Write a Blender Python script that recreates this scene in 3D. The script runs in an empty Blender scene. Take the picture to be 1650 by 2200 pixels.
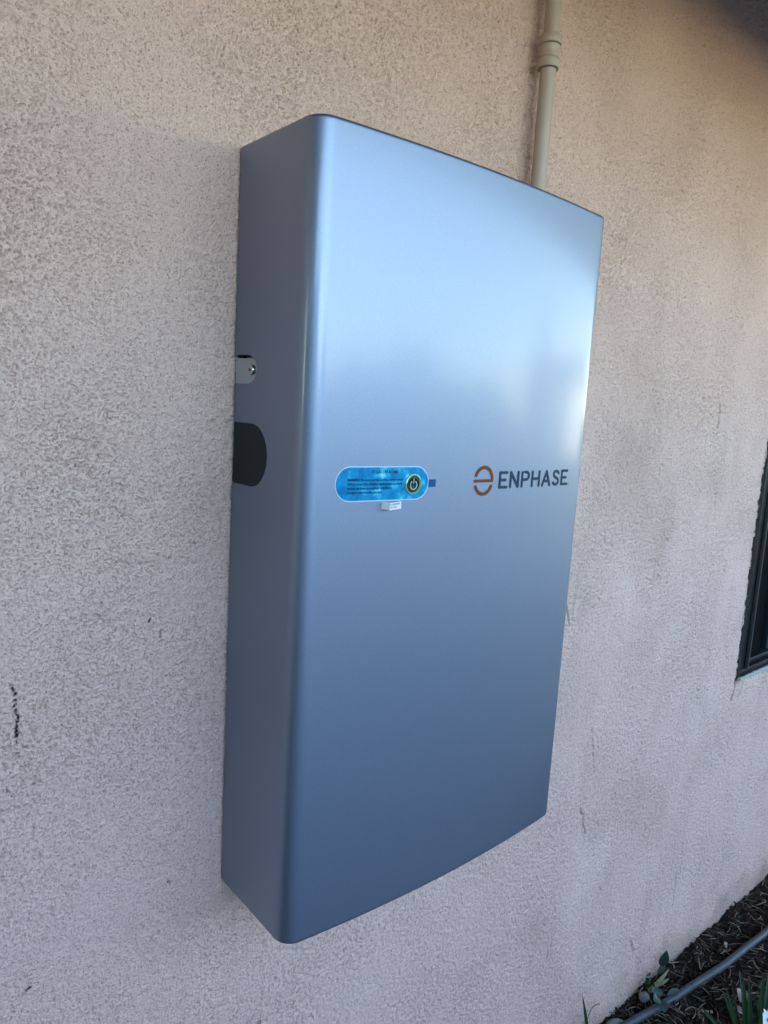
import bpy, bmesh, math, random
import numpy as np
from mathutils import Vector, Matrix

R = math.radians
S = bpy.context.scene
COL = S.collection

# ------------------------------------------------------------------ camera
CAM_POS = Vector((-0.45033, -0.84155, 1.54584))
RIGHT = Vector((0.76546569, -0.64088969, 0.05764271))
UP = Vector((0.04943692, 0.14788798, 0.98776775))
FWD = Vector((0.64157484, 0.75325265, -0.14488679))
cd = bpy.data.cameras.new('camera')
cam = bpy.data.objects.new('camera', cd)
COL.objects.link(cam)
mw = Matrix.Identity(4)
for i in range(3):
    mw[i][0], mw[i][1], mw[i][2], mw[i][3] = RIGHT[i], UP[i], -FWD[i], CAM_POS[i]
cam.matrix_world = mw
cd.sensor_fit = 'HORIZONTAL'
cd.sensor_width = 36.0
cd.lens = 36.0 * 1543.9 / 1650.0
cd.clip_start = 0.02
cd.clip_end = 2000
S.camera = cam

# ------------------------------------------------------------------ sky, sun, exposure
SUN_EL, SUN_AZ = R(13), R(35)            # azimuth from +Y (behind the house) towards +X
w = bpy.data.worlds.new('World')
S.world = w
w.use_nodes = True
nt = w.node_tree
sky = nt.nodes.new('ShaderNodeTexSky')
sky.sky_type = 'NISHITA'
sky.sun_disc = False
sky.sun_elevation = SUN_EL
sky.sun_rotation = SUN_AZ
sky.air_density = 1.0
sky.dust_density = 0.15
sky.ozone_density = 1.4
nt.links.new(sky.outputs[0], nt.nodes['Background'].inputs[0])
nt.nodes['Background'].inputs[1].default_value = 0.12
sd = bpy.data.lights.new('sun', 'SUN')
sd.energy = 3.0
sd.angle = R(0.53)
sd.color = (1.0, 0.93, 0.82)
sun = bpy.data.objects.new('sun', sd)
COL.objects.link(sun)
to_sun = Vector((math.sin(SUN_AZ) * math.cos(SUN_EL), math.cos(SUN_AZ) * math.cos(SUN_EL), math.sin(SUN_EL)))
sun.rotation_euler = to_sun.to_track_quat('Z', 'Y').to_euler()
sun.location = (0, 0, 20)
S.view_settings.view_transform = 'Standard'
S.view_settings.look = 'None'
S.view_settings.gamma = 1.0
S.view_settings.use_curve_mapping = False
S.view_settings.exposure = 3.88
try:
    S.cycles.max_bounces = 8
    S.cycles.diffuse_bounces = 5
    S.cycles.glossy_bounces = 4
except Exception:
    pass

rng = np.random.default_rng(7)
random.seed(11)


# ------------------------------------------------------------------ helpers
def tag(o, label=None, cat=None, group=None, kind=None):
    if label: o['label'] = label
    if cat: o['category'] = cat
    if group: o['group'] = group
    if kind: o['kind'] = kind
    return o


def empty(name, loc=(0, 0, 0)):
    o = bpy.data.objects.new(name, None)
    o.location = loc
    o.empty_display_size = 0.05
    COL.objects.link(o)
    return o


def world_of(o):
    m = Matrix.Translation(o.location)
    if o.parent is not None:
        m = world_of(o.parent) @ o.matrix_parent_inverse @ m
    return m


def link(name, me, mat, parent=None):
    o = bpy.data.objects.new(name, me)
    if mat is not None:
        me.materials.append(mat)
    COL.objects.link(o)
    if parent is not None:
        o.parent = parent
        o.matrix_parent_inverse = world_of(parent).inverted()
    return o


def build(name, verts, faces, mat, parent=None, smooth=True, angle=35):
    me = bpy.data.meshes.new(name)
    me.from_pydata([tuple(v) for v in verts], [], [tuple(f) for f in faces])
    me.update()
    if smooth:
        me.polygons.foreach_set('use_smooth', [True] * len(me.polygons))
        me.set_sharp_from_angle(angle=R(angle))
    return link(name, me, mat, parent)


class MB:
    """collects shapes for one mesh"""
    def __init__(s):
        s.v, s.f = [], []

    def add(s, v, f):
        n = len(s.v)
        s.v += [tuple(p) for p in v]
        s.f += [tuple(i + n for i in q) for q in f]
        return s

    def box(s, x0, x1, y0, y1, z0, z1, b=0.0):
        bm = bmesh.new()
        bmesh.ops.create_cube(bm, size=1)
        for v in bm.verts:
            v.co = ((x0 + x1) / 2 + v.co.x * (x1 - x0), (y0 + y1) / 2 + v.co.y * (y1 - y0), (z0 + z1) / 2 + v.co.z * (z1 - z0))
        if b > 0:
            bmesh.ops.bevel(bm, geom=bm.edges[:], offset=b, segments=2, affect='EDGES', profile=0.5)
        bm.verts.index_update()
        s.add([v.co.copy() for v in bm.verts], [[v.index for v in f.verts] for f in bm.faces])
        bm.free()
        return s

    def tube(s, pts, rad, n=16, cap=True, squash=None):
        pts = [Vector(p) for p in pts]
        if not hasattr(rad, '__len__'):
            rad = [rad] * len(pts)
        rings = []
        ref = Vector((0, 0, 1))
        for i, p in enumerate(pts):
            t = (pts[min(i + 1, len(pts) - 1)] - pts[max(i - 1, 0)]).normalized()
            if abs(t.dot(ref)) > 0.95:
                ref = Vector((1, 0, 0)) if abs(t.x) < 0.9 else Vector((0, 1, 0))
            a = t.cross(ref).normalized()
            b = t.cross(a).normalized()
            rings.append([p + (a * math.cos(k * 2 * math.pi / n) + b * math.sin(k * 2 * math.pi / n)) * rad[i] for k in range(n)])
        v = [q for r in rings for q in r]
        f = []
        for i in range(len(rings) - 1):
            for k in range(n):
                f.append((i * n + k, i * n + (k + 1) % n, (i + 1) * n + (k + 1) % n, (i + 1) * n + k))
        if cap:
            f.append(tuple(range(n))[::-1])
            f.append(tuple((len(rings) - 1) * n + k for k in range(n)))
        return s.add(v, f)

    def obj(s, name, mat, parent=None, smooth=True, angle=35):
        return build(name, s.v, s.f, mat, parent, smooth, angle)


# ------------------------------------------------------------------ numpy noise
_perm = rng.permutation(4096)
_ang = rng.random(4096) * 2 * np.pi
_gx, _gy = np.cos(_ang), np.sin(_ang)


def perlin(x, y):
    xi = np.floor(x).astype(np.int64); yi = np.floor(y).astype(np.int64)
    fx = x - xi; fy = y - yi
    u = fx * fx * fx * (fx * (fx * 6 - 15) + 10); v = fy * fy * fy * (fy * (fy * 6 - 15) + 10)

    def g(ix, iy, dx, dy):
        h = _perm[(_perm[ix & 4095] + iy) & 4095]
        return _gx[h] * dx + _gy[h] * dy
    a = g(xi, yi, fx, fy); b = g(xi + 1, yi, fx - 1, fy)
    c = g(xi, yi + 1, fx, fy - 1); d = g(xi + 1, yi + 1, fx - 1, fy - 1)
    return (a + (b - a) * u + (c + (d - c) * u - a - (b - a) * u) * v) * 1.5


def fbm(x, y, o=4):
    r = 0.0; a = 1.0
    for i in range(o):
        r = r + a * perlin(x * 2 ** i + 17.3 * i, y * 2 ** i + 9.1 * i); a *= 0.5
    return r


def sstep(a, b, x):
    t = np.clip((x - a) / (b - a), 0, 1)
    return t * t * (3 - 2 * t)


def grid_mesh(name, P, keep, attrs):
    """P: (rows, cols, 3) points, keep: (rows-1, cols-1) bool"""
    nr, nc = P.shape[:2]
    idx = np.arange(nr * nc).reshape(nr, nc)
    q = np.stack([idx[:-1, :-1], idx[:-1, 1:], idx[1:, 1:], idx[1:, :-1]], -1)[keep]
    used = np.zeros(nr * nc, bool); used[q.ravel()] = True
    remap = np.cumsum(used) - 1
    q = remap[q]
    me = bpy.data.meshes.new(name)
    nv, nf = int(used.sum()), len(q)
    me.vertices.add(nv)
    me.vertices.foreach_set('co', P.reshape(-1, 3)[used].astype(np.float32).ravel())
    me.loops.add(nf * 4)
    me.loops.foreach_set('vertex_index', q.astype(np.int32).ravel())
    me.polygons.add(nf)
    me.polygons.foreach_set('loop_start', np.arange(0, nf * 4, 4, dtype=np.int32))
    me.polygons.foreach_set('use_smooth', np.ones(nf, bool))
    for k, a in attrs.items():
        at = me.attributes.new(k, 'FLOAT', 'POINT')
        at.data.foreach_set('value', a.reshape(-1)[used].astype(np.float32))
    me.update(calc_edges=True)
    return me


# ------------------------------------------------------------------ materials
def mat(name, color=(0.5, 0.5, 0.5), rough=0.5, metal=0.0, spec=0.5, **kw):
    m = bpy.data.materials.new(name)
    m.use_nodes = True
    b = m.node_tree.nodes['Principled BSDF']
    b.inputs['Base Color'].default_value = (*color, 1)
    b.inputs['Roughness'].default_value = rough
    b.inputs['Metallic'].default_value = metal
    b.inputs['Specular IOR Level'].default_value = spec
    for k, v in kw.items():
        b.inputs[k].default_value = v
    return m


def N(m, t, **kw):
    n = m.node_tree.nodes.new(t)
    for k, v in kw.items():
        if k in n.inputs: n.inputs[k].default_value = v
        else: setattr(n, k, v)
    return n


def L(m, a, b):
    m.node_tree.links.new(a, b)


def coords(m):
    return N(m, 'ShaderNodeNewGeometry').outputs['Position']


def noise(m, scale, detail=3, rough=0.5, vec=None):
    n = N(m, 'ShaderNodeTexNoise')
    n.inputs['Scale'].default_value = scale
    n.inputs['Detail'].default_value = detail
    n.inputs['Roughness'].default_value = rough
    L(m, vec if vec is not None else coords(m), n.inputs['Vector'])
    return n.outputs['Fac']


def ramp(m, fac, stops):
    r = N(m, 'ShaderNodeValToRGB')
    el = r.color_ramp.elements
    while len(el) < len(stops): el.new(0.5)
    for e, (p, c) in zip(el, stops):
        e.position = p
        e.color = (*c, 1) if len(c) == 3 else c
    L(m, fac, r.inputs[0])
    return r.outputs[0]


def mixc(m, fac, a, b, blend='MIX'):
    n = N(m, 'ShaderNodeMix', data_type='RGBA', blend_type=blend)
    for s, v in ((n.inputs[0], fac), (n.inputs[6], a), (n.inputs[7], b)):
        if hasattr(v, 'is_linked') or hasattr(v, 'links'): L(m, v, s)
        elif isinstance(v, (int, float)): s.default_value = v
        else: s.default_value = (*v, 1)
    return n.outputs[2]


def bump(m, h, strength=1.0, dist=0.001):
    n = N(m, 'ShaderNodeBump')
    n.inputs['Strength'].default_value = strength
    n.inputs['Distance'].default_value = dist
    L(m, h, n.inputs['Height'])
    b = m.node_tree.nodes['Principled BSDF']
    L(m, n.outputs[0], b.inputs['Normal'])
    return n


def bsdf(m):
    return m.node_tree.nodes['Principled BSDF']


def attr(m, name):
    n = N(m, 'ShaderNodeAttribute')
    n.attribute_name = name
    return n.outputs['Fac']


# stucco
STUCCO = (0.66, 0.46, 0.375)
M_stucco = mat('stucco', STUCCO, 0.92, spec=0.2)
big = noise(M_stucco, 2.3, 4, 0.6)
sand = noise(M_stucco, 330, 2, 0.6)
c0 = ramp(M_stucco, big, [(0.3, (0.66, 0.445, 0.378)), (0.7, (0.715, 0.492, 0.425))])
c1 = mixc(M_stucco, 1.0, c0, ramp(M_stucco, sand, [(0.32, (0.82, 0.81, 0.80)), (0.5, (1.0, 1.0, 1.0)), (0.68, (1.1, 1.1, 1.1))]), 'MULTIPLY')
speck = ramp(M_stucco, noise(M_stucco, 330, 1, 0.5), [(0.575, (0, 0, 0)), (0.68, (0.54, 0.54, 0.54))])  # dark sand specks, also painting in the shade of fine pits
c1 = mixc(M_stucco, speck, c1, (0.15, 0.095, 0.07))
c2 = mixc(M_stucco, attr(M_stucco, 'bleach'), c1, (0.76, 0.56, 0.485))
c3 = mixc(M_stucco, attr(M_stucco, 'stain'), c2, (0.25, 0.165, 0.11))
c4 = mixc(M_stucco, attr(M_stucco, 'mark'), c3, (0.012, 0.011, 0.011))
L(M_stucco, c4, bsdf(M_stucco).inputs['Base Color'])
bump(M_stucco, noise(M_stucco, 450, 3, 0.7), 0.9, 0.0028)

# silver paint of the cabinet cover
M_paint = mat('silver_metallic_paint', (0.204, 0.242, 0.336), 0.51, metal=1.0, spec=0.5)
b = bsdf(M_paint)
b.inputs['Coat Weight'].default_value = 0.55
b.inputs['Coat Roughness'].default_value = 0.15
b.inputs['Coat IOR'].default_value = 1.5
pk = noise(M_paint, 620, 2, 0.6)
L(M_paint, mixc(M_paint, 1.0, (0.204, 0.242, 0.336), ramp(M_paint, pk, [(0.35, (0.955, 0.955, 0.955)), (0.65, (1.045, 1.045, 1.045))]), 'MULTIPLY'), b.inputs['Base Color'])
bump(M_paint, noise(M_paint, 420, 2, 0.5), 0.07, 0.0003)

M_black = mat('black_rubber', (0.008, 0.011, 0.014), 0.5, spec=0.25)
M_bracket = mat('lit_tab_metal', (0.40, 0.44, 0.47), 0.42, metal=0.8)  # paler than the cover paint, so the tilted tab looks lit
M_screw = mat('screw_steel', (0.55, 0.56, 0.56), 0.22, metal=1.0)
M_dark = mat('gap_shade', (0.01, 0.01, 0.01), 0.9)
M_conduit = mat('painted_conduit', (0.49, 0.40, 0.30), 0.5)
bump(M_conduit, noise(M_conduit, 90, 3, 0.6), 0.25, 0.0006)
L(M_conduit, mixc(M_conduit, noise(M_conduit, 25, 4, 0.6), (0.35, 0.265, 0.215), (0.42, 0.32, 0.26)), bsdf(M_conduit).inputs['Base Color'])
M_film = mat('blue_film', (0.004, 0.19, 0.52), 0.12, spec=0.6)
fv = noise(M_film, 60, 3, 0.6)
L(M_film, ramp(M_film, fv, [(0.32, (0.002, 0.14, 0.32)), (0.52, (0.006, 0.23, 0.44)), (0.62, (0.03, 0.36, 0.54)), (0.70, (0.18, 0.52, 0.62))]), bsdf(M_film).inputs['Base Color'])  # paler cyan patches put the film's glossy reflections into its colour
bump(M_film, noise(M_film, 70, 2, 0.5), 0.6, 0.0012)
M_filmedge = mat('clear_film_edge', (0.45, 0.55, 0.66), 0.2)
M_ink = mat('black_print', (0.003, 0.004, 0.006), 0.6, spec=0.1)
M_inkgrey = mat('slate_print', (0.012, 0.034, 0.058), 0.6, spec=0.15)
M_inkpale = mat('pale_print', (0.12, 0.17, 0.23), 0.5)
M_orange = mat('rust_orange_print', (0.17, 0.042, 0.012), 0.6, spec=0.12)
M_button = mat('button_black', (0.008, 0.009, 0.009), 0.25)
M_ring = mat('mint_ring', (0.26, 0.52, 0.34), 0.22, metal=0.4)
M_glyph = mat('mint_print', (0.26, 0.42, 0.33), 0.5)
M_paper = mat('label_paper', (0.60, 0.61, 0.62), 0.7, spec=0.2)
M_tab = mat('navy_tab', (0.001, 0.055, 0.19), 0.5, spec=0.2)
M_bronze = mat('bronze_aluminium', (0.007, 0.008, 0.010), 0.5, spec=0.3)
M_strip = mat('worn_aluminium_lip', (0.06, 0.055, 0.055), 0.5)
M_sash = mat('sash_aluminium', (0.014, 0.019, 0.024), 0.5, spec=0.25)
M_blackin = mat('dark_recess', (0.003, 0.003, 0.004), 0.9, spec=0.05)
M_pane = mat('window_glass', (0.02, 0.035, 0.045), 0.05, spec=0.9)
M_caulk = mat('caulk', (0.34, 0.33, 0.29), 0.8)
bump(M_caulk, noise(M_caulk, 120, 3), 0.6, 0.002)
M_reveal = mat('dark_reveal', (0.045, 0.04, 0.035), 0.9)  # mottled near-black lining of the window opening
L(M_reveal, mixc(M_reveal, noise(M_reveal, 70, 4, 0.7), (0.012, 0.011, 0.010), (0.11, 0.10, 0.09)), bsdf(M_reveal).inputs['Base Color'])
M_wood = mat('brown_eave_wood', (0.14, 0.066, 0.028), 0.8)
M_roof = mat('roof_shingle', (0.22, 0.18, 0.15), 0.9)
M_room = mat('room_inside', (0.03, 0.028, 0.026), 0.9)

# ------------------------------------------------------------------ ground
M_soil = mat('soil', (0.02, 0.016, 0.013), 0.95, spec=0.1)
L(M_soil, ramp(M_soil, noise(M_soil, 60, 5, 0.65), [(0.3, (0.012, 0.008, 0.006)), (0.55, (0.026, 0.018, 0.013)), (0.8, (0.055, 0.040, 0.030))]), bsdf(M_soil).inputs['Base Color'])
bump(M_soil, noise(M_soil, 220, 4, 0.7), 1.0, 0.004)
M_yard = mat('yard_ground', (0.06, 0.06, 0.045), 0.95, spec=0.1)
L(M_yard, ramp(M_yard, noise(M_yard, 1.3, 6, 0.65), [(0.35, (0.026, 0.036, 0.018)), (0.6, (0.042, 0.05, 0.028)), (0.8, (0.06, 0.06, 0.04))]), bsdf(M_yard).inputs['Base Color'])

gv = [(-400, -400, -0.03), (400, -400, -0.03), (400, 400, -0.03), (-400, 400, -0.03)]
o = build('ground', gv, [(0, 1, 2, 3)], M_yard, smooth=False)
tag(o, kind='structure')

gx = np.arange(0.2, 3.2, 0.008); gy = np.arange(-0.94, 0.03, 0.008)
GX, GY = np.meshgrid(gx, gy)
GZ = 0.012 * fbm(GX * 9, GY * 9, 3) + 0.009 * fbm(GX * 38, GY * 38, 3) + 0.004 * np.abs(perlin(GX * 110, GY * 110))
GZ += 0.012 * sstep(-0.05, 0.0, GY) - 0.006
GZ -= 0.06 * (sstep(-0.84, -0.94, GY) + sstep(0.35, 0.2, GX) + sstep(3.05, 3.2, GX))


def soil_z(x, y):
    i = int(round((y + 0.94) / 0.008)); j = int(round((x - 0.2) / 0.008))
    return float(GZ[min(max(i, 0), GZ.shape[0] - 1), min(max(j, 0), GZ.shape[1] - 1)])


me = grid_mesh('garden_bed', np.stack([GX, GY, GZ], -1), np.ones((len(gy) - 1, len(gx) - 1), bool), {})
tag(link('garden_bed', me, M_soil), kind='structure')

M_conc = mat('concrete', (0.42, 0.41, 0.39), 0.85, spec=0.2)
L(M_conc, ramp(M_conc, noise(M_conc, 6, 6, 0.65), [(0.3, (0.24, 0.225, 0.205)), (0.7, (0.33, 0.31, 0.285))]), bsdf(M_conc).inputs['Base Color'])
bump(M_conc, noise(M_conc, 130, 4, 0.7), 0.4, 0.002)
pat = empty('patio', (0, -2.9, 0)); tag(pat, kind='structure')
for i in range(7):
    x0 = -5.0 + i * 2.2
    MB().box(x0, x0 + 2.19, -4.6, -0.95, -0.12, 0.03, 0.008).obj('slab', M_conc, pat, angle=30)

# ------------------------------------------------------------------ house: stucco wall, eave, window
WX0, WX1, WZ0, WZ1 = 1.655, 3.05, 0.822, 2.05      # window opening
house = empty('house', (0, 0, 0))
tag(house, 'tan sand-finish stucco house wall with a brown eave, behind the silver cabinet', 'house')

def stucco_patch(xs, zs, fr, deep, drop_fn):
    """one stretch of sand-finish stucco with real pits; fr = pits per metre"""
    X, Z = np.meshgrid(xs, zs)
    warp = 0.0016 * perlin(X * 60, Z * 60)
    k = fr / 250.0
    n1 = perlin((X + warp) * fr, Z * fr * 1.15) + 0.30 * perlin(X * 110 + 5, Z * 130 + 3)
    n2 = perlin(X * 290 * k + 31, (Z + warp) * 310 * k + 7)
    patch = 0.5 + 0.5 * np.clip(fbm(X * 5 + 3, Z * 4 + 8, 3) * 1.2, -1, 1)
    pits = sstep(0.12, 0.52, n1) * (0.45 + 0.75 * patch)
    H = -deep * pits + deep * 0.22 * n2 * (0.7 + 0.3 * patch) + 0.0007 * perlin(X * 90 + 50, Z * 100 + 20)
    # worm-like float marks
    worm = np.abs(perlin(X * 45 + 11, Z * 85 + 40))
    H -= 0.0010 * sstep(0.08, 0.0, worm) * sstep(0.45, 0.9, patch)
    H += 0.0035 * fbm(X * 2.2 + 1, Z * 2.0 + 4, 2)
    # ragged lip round the window
    dwin = np.maximum(WX0 - X, WZ0 - Z)
    dwin = np.where(dwin < 0, 9, dwin)
    edge = sstep(0.030, 0.0, dwin)
    H -= edge * (0.004 + 0.006 * np.clip(fbm(X * 45, Z * 45, 3) + 0.1, 0, 1))
    stain = np.zeros_like(X); bleach = np.zeros_like(X); mark = np.zeros_like(X); crackd = np.zeros_like(X)
    # old water stains and paler repaired patches on the far side of the cabinet
    far = sstep(0.45, 0.9, X)
    wx = X + 0.06 * fbm(X * 5, Z * 5 + 77, 3)
    blot = fbm(wx * 4.5 + 40, Z * 2.6 + 12, 5)
    stain += 0.17 * far * sstep(0.0, 0.8, blot) * sstep(2.1, 1.6, Z)
    bleach += 0.24 * far * sstep(0.1, 0.7, fbm(wx * 4.8 + 80, Z * 3.2 + 31, 5)) * sstep(2.0, 1.3, Z)
    stain += 0.10 * sstep(0.1, 0.8, fbm(X * 2.6 + 4, Z * 2.6 + 60, 5))
    stain += 0.08 * far * np.clip(fbm(X * 14 + 9, Z * 1.8 + 2, 4), 0, 1) * sstep(2.2, 0.9, Z)
    # soil splashed on the foot of the wall
    stain += 0.45 * sstep(0.15, 0.0, Z + 0.07 * fbm(X * 9, Z * 9, 4))
    # dirt in the cracked edge of the opening
    stain += 0.8 * edge * sstep(-0.1, 0.4, fbm(X * 60 + 3, Z * 40, 3))
    mark += 0.75 * sstep(0.014, 0.004, dwin) * sstep(0.0, 0.35, fbm(X * 70 + 13, Z * 26 + 5, 3))

    def seg_mark(pts, width, amount, target, breakup=0.0, f=260):
        for (x0, z0), (x1, z1) in zip(pts[:-1], pts[1:]):
            m = 0.03
            sx = np.where((xs > min(x0, x1) - m) & (xs < max(x0, x1) + m))[0]
            sz = np.where((zs > min(z0, z1) - m) & (zs < max(z0, z1) + m))[0]
            if not len(sx) or not len(sz): continue
            sl = np.s_[sz[0]:sz[-1] + 1, sx[0]:sx[-1] + 1]
            xx = X[sl] + 0.0035 * perlin(X[sl] * 55, Z[sl] * 55); zz = Z[sl] + 0.0035 * perlin(X[sl] * 55 + 9, Z[sl] * 55)
            dx, dz = x1 - x0, z1 - z0
            t = np.clip(((xx - x0) * dx + (zz - z0) * dz) / (dx * dx + dz * dz + 1e-12), 0, 1)
            d = np.hypot(xx - x0 - t * dx, zz - z0 - t * dz)
            a = amount * sstep(width, width * 0.45, d)
            if breakup:
                a = a * sstep(breakup - 0.15, breakup + 0.15, 0.5 + 0.5 * perlin(X[sl] * f, Z[sl] * f * 1.2))
            target[sl] = np.maximum(target[sl], a)
            if target is crackd:
                H[sl] -= 0.0022 * sstep(width, width * 0.3, d) * amount

    seg_mark([(-0.2655, 1.2145), (-0.2615, 1.203), (-0.2595, 1.190), (-0.2600, 1.166), (-0.2600, 1.152)], 0.0030, 1.0, mark, 0.42)
    seg_mark([(-0.2600, 1.148), (-0.2565, 1.130), (-0.2535, 1.117)], 0.0028, 1.0, mark, 0.68)
    seg_mark([(-0.1667, 1.3335), (-0.1449, 1.3466), (-0.1337, 1.3403), (-0.119, 1.339), (-0.0959, 1.3418)], 0.0017, 0.45, crackd, 0.36, 120)
    seg_mark([(-0.0887, 1.2500), (-0.0900, 1.2430)], 0.0024, 0.75, crackd)
    seg_mark([(0.9008, 0.6750), (0.910, 0.655), (0.920, 0.625), (0.9312, 0.6009)], 0.0045, 0.8, crackd, 0.3, 120)
    seg_mark([(0.770, 1.165), (0.7787, 1.1497), (0.790, 1.118)], 0.004, 0.8, crackd, 0.3, 120)
    seg_mark([(0.80, 1.20), (0.798, 1.155), (0.796, 1.13)], 0.003, 0.5, crackd, 0.45, 90)
    seg_mark([(0.915, 0.86), (0.930, 0.80), (0.942, 0.745)], 0.004, 0.6, crackd, 0.45, 120)
    seg_mark([(1.335, 1.60), (1.338, 1.56), (1.333, 1.525)], 0.005, 0.7, crackd, 0.35, 90)
    seg_mark([(1.36, 1.42), (1.372, 1.36), (1.376, 1.30)], 0.004, 0.5, crackd, 0.5, 90)
    seg_mark([(1.655, 0.815), (1.640, 0.785), (1.632, 0.765)], 0.007, 0.9, crackd, 0.2, 90)
    seg_mark([(1.70, 0.815), (1.692, 0.79), (1.676, 0.765)], 0.006, 0.6, crackd, 0.35, 90)
    seg_mark([(1.72, 0.815), (1.74, 0.812), (1.77, 0.816)], 0.008, 0.9, crackd, 0.35, 90)
    seg_mark([(-0.2518, 0.8252), (-0.249, 0.827)], 0.0030, 0.9, mark)
    seg_mark([(-0.105, 1.2662), (-0.1045, 1.2665)], 0.0028, 0.95, mark)
    seg_mark([(1.20, 0.20), (1.225, 0.155)], 0.006, 0.6, crackd, 0.3, 90)
    seg_mark([(1.42, 0.30), (1.425, 0.20)], 0.006, 0.5, crackd, 0.35, 90)
    rs = np.random.default_rng(21)
    for _ in range(90):
        px_, pz_ = rs.uniform(-0.3, 2.2), rs.uniform(0.1, 2.2)
        seg_mark([(px_, pz_), (px_ + rs.uniform(-.003, .003), pz_ + rs.uniform(-.004, .004))], rs.uniform(0.0016, 0.0036), rs.uniform(.35, .9), crackd)
    stain = np.clip(np.maximum(stain, crackd), 0, 0.95)
    drop, opening = drop_fn(X, Z)
    keep = ~(drop[:-1, :-1] & drop[1:, 1:] & drop[:-1, 1:] & drop[1:, :-1])
    keep &= ~(opening[:-1, :-1])
    me = grid_mesh('stucco_wall', np.stack([X, -H, Z], -1), keep, {'stain': stain, 'bleach': np.clip(bleach, 0, 1), 'mark': np.clip(mark, 0, 1)})
    print('stucco quads', len(me.polygons))
    return link('stucco_face', me, M_stucco, house)


def drop_near(X, Z):
    return ((X > 0.02) & (Z > 0.91) & (Z < 1.82)), np.zeros_like(X, bool)


def drop_far(X, Z):
    hid = (X < 0.50) & (Z > 0.91) & (Z < 1.82) | (X < 0.25) & (Z < 0.42) | (X < 0.9) & (Z < 0.06)
    opening = (X >= WX0 - 1e-6) & (Z >= WZ0 - 1e-6)
    return hid | opening, opening


stucco_patch(np.arange(-0.37, 0.0795, 0.0013), np.arange(0.60, 2.2, 0.0013), 370, 0.0048, drop_near)
xs_ = [0.078]
while xs_[-1] < 2.62:
    xs_.append(xs_[-1] + 0.0021 + 0.0017 * min(1, max(0, (xs_[-1] - 0.45) / 1.3)))
xs_ = np.array(xs_)
xs_[np.argmin(abs(xs_ - WX0))] = WX0
zs_ = np.arange(-0.06, 2.62, 0.0022)
zs_[np.argmin(abs(zs_ - WZ0))] = WZ0
stucco_patch(xs_, zs_, 280, 0.0058, drop_far)

# coarse body of the house behind the finished face
HX0, HX1, HB, HT = -7.0, 16.0, 6.0, 2.83
mb = MB()
yb = 0.009
for x0, x1, z0, z1 in ((HX0, WX0 - 0.02, -0.1, HT), (WX1, HX1, -0.1, HT), (WX0 - 0.02, WX1, -0.1, WZ0 - 0.02), (WX0 - 0.02, WX1, WZ1, HT)):
    mb.add([(x0, yb, z0), (x1, yb, z0), (x1, yb, z1), (x0, yb, z1)], [(0, 1, 2, 3)])
for a, c in (((HX0, yb), (HX0, HB)), ((HX0, HB), (HX1, HB)), ((HX1, HB), (HX1, yb))):
    mb.add([(*a, -0.1), (*c, -0.1), (*c, HT), (*a, HT)], [(0, 3, 2, 1)])
mb.obj('outer_wall', M_stucco, house, smooth=False)
# returns of the opening
mb = MB().add([(WX0, 0.0, WZ0), (WX0, 0.12, WZ0), (WX0, 0.12, WZ1), (WX0, 0.0, WZ1)], [(0, 1, 2, 3)])
mb.add([(WX0, 0.001, WZ0), (WX1, 0.001, WZ0), (WX1, 0.12, WZ0), (WX0, 0.12, WZ0)], [(0, 1, 2, 3)])
mb.obj('window_reveal', M_reveal, house, smooth=False)

# eave: soffit boards, rafter tails, fascia, roof
EAVE, SOF, DROP = 1.62, 2.80, 0.24          # overhang, height at the wall, fall to the fascia
ov = empty('eave', (0, 0, 0)); ov.parent = house
nb = 8
for i in range(nb):
    ya, yb_ = -EAVE * i / nb - 0.003, -EAVE * (i + 1) / nb + 0.003
    za, zb_ = SOF + ya / EAVE * DROP, SOF + yb_ / EAVE * DROP
    V = [(HX0 - .5, ya, za), (HX1 + .5, ya, za), (HX1 + .5, yb_, zb_), (HX0 - .5, yb_, zb_)]
    V += [(x_, y_, z_ + 0.02) for x_, y_, z_ in V]
    build('soffit_board', V, [(0, 1, 2, 3), (7, 6, 5, 4), (0, 4, 5, 1), (1, 5, 6, 2), (2, 6, 7, 3), (3, 7, 4, 0)], M_wood, ov, smooth=False)
zf = SOF - DROP
MB().box(HX0 - 0.5, HX1 + 0.5, -EAVE - 0.035, -EAVE - 0.004, zf - 0.145, zf + 0.13).obj('fascia', M_wood, ov, smooth=False)
for i in range(24):
    x_ = HX0 + 0.35 + i * 0.98
    V = [(x_, -0.004, SOF - 0.002), (x_ + 0.045, -0.004, SOF - 0.002), (x_ + 0.045, -EAVE, zf - 0.002), (x_, -EAVE, zf - 0.002)]
    V += [(a_, b_, c_ - (0.13 if b_ > -0.5 else 0.040)) for a_, b_, c_ in V]
    build('rafter_tail', V, [(0, 1, 2, 3), (7, 6, 5, 4), (0, 4, 5, 1), (1, 5, 6, 2), (2, 6, 7, 3), (3, 7, 4, 0)], M_wood, ov, smooth=False)
zr = zf + 0.14
ridge = zr + (3.0 + EAVE) * 0.42
mb = MB().add([(HX0 - 0.6, -EAVE - 0.08, zr), (HX1 + 0.6, -EAVE - 0.08, zr), (HX1 + 0.6, 3.0, ridge), (HX0 - 0.6, 3.0, ridge),
               (HX1 + 0.6, 6.0 + EAVE, zr), (HX0 - 0.6, 6.0 + EAVE, zr)],
              [(0, 1, 2, 3), (3, 2, 4, 5), (0, 3, 5), (1, 4, 2)])
mb.obj('roof', M_roof, house, smooth=False)

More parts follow.
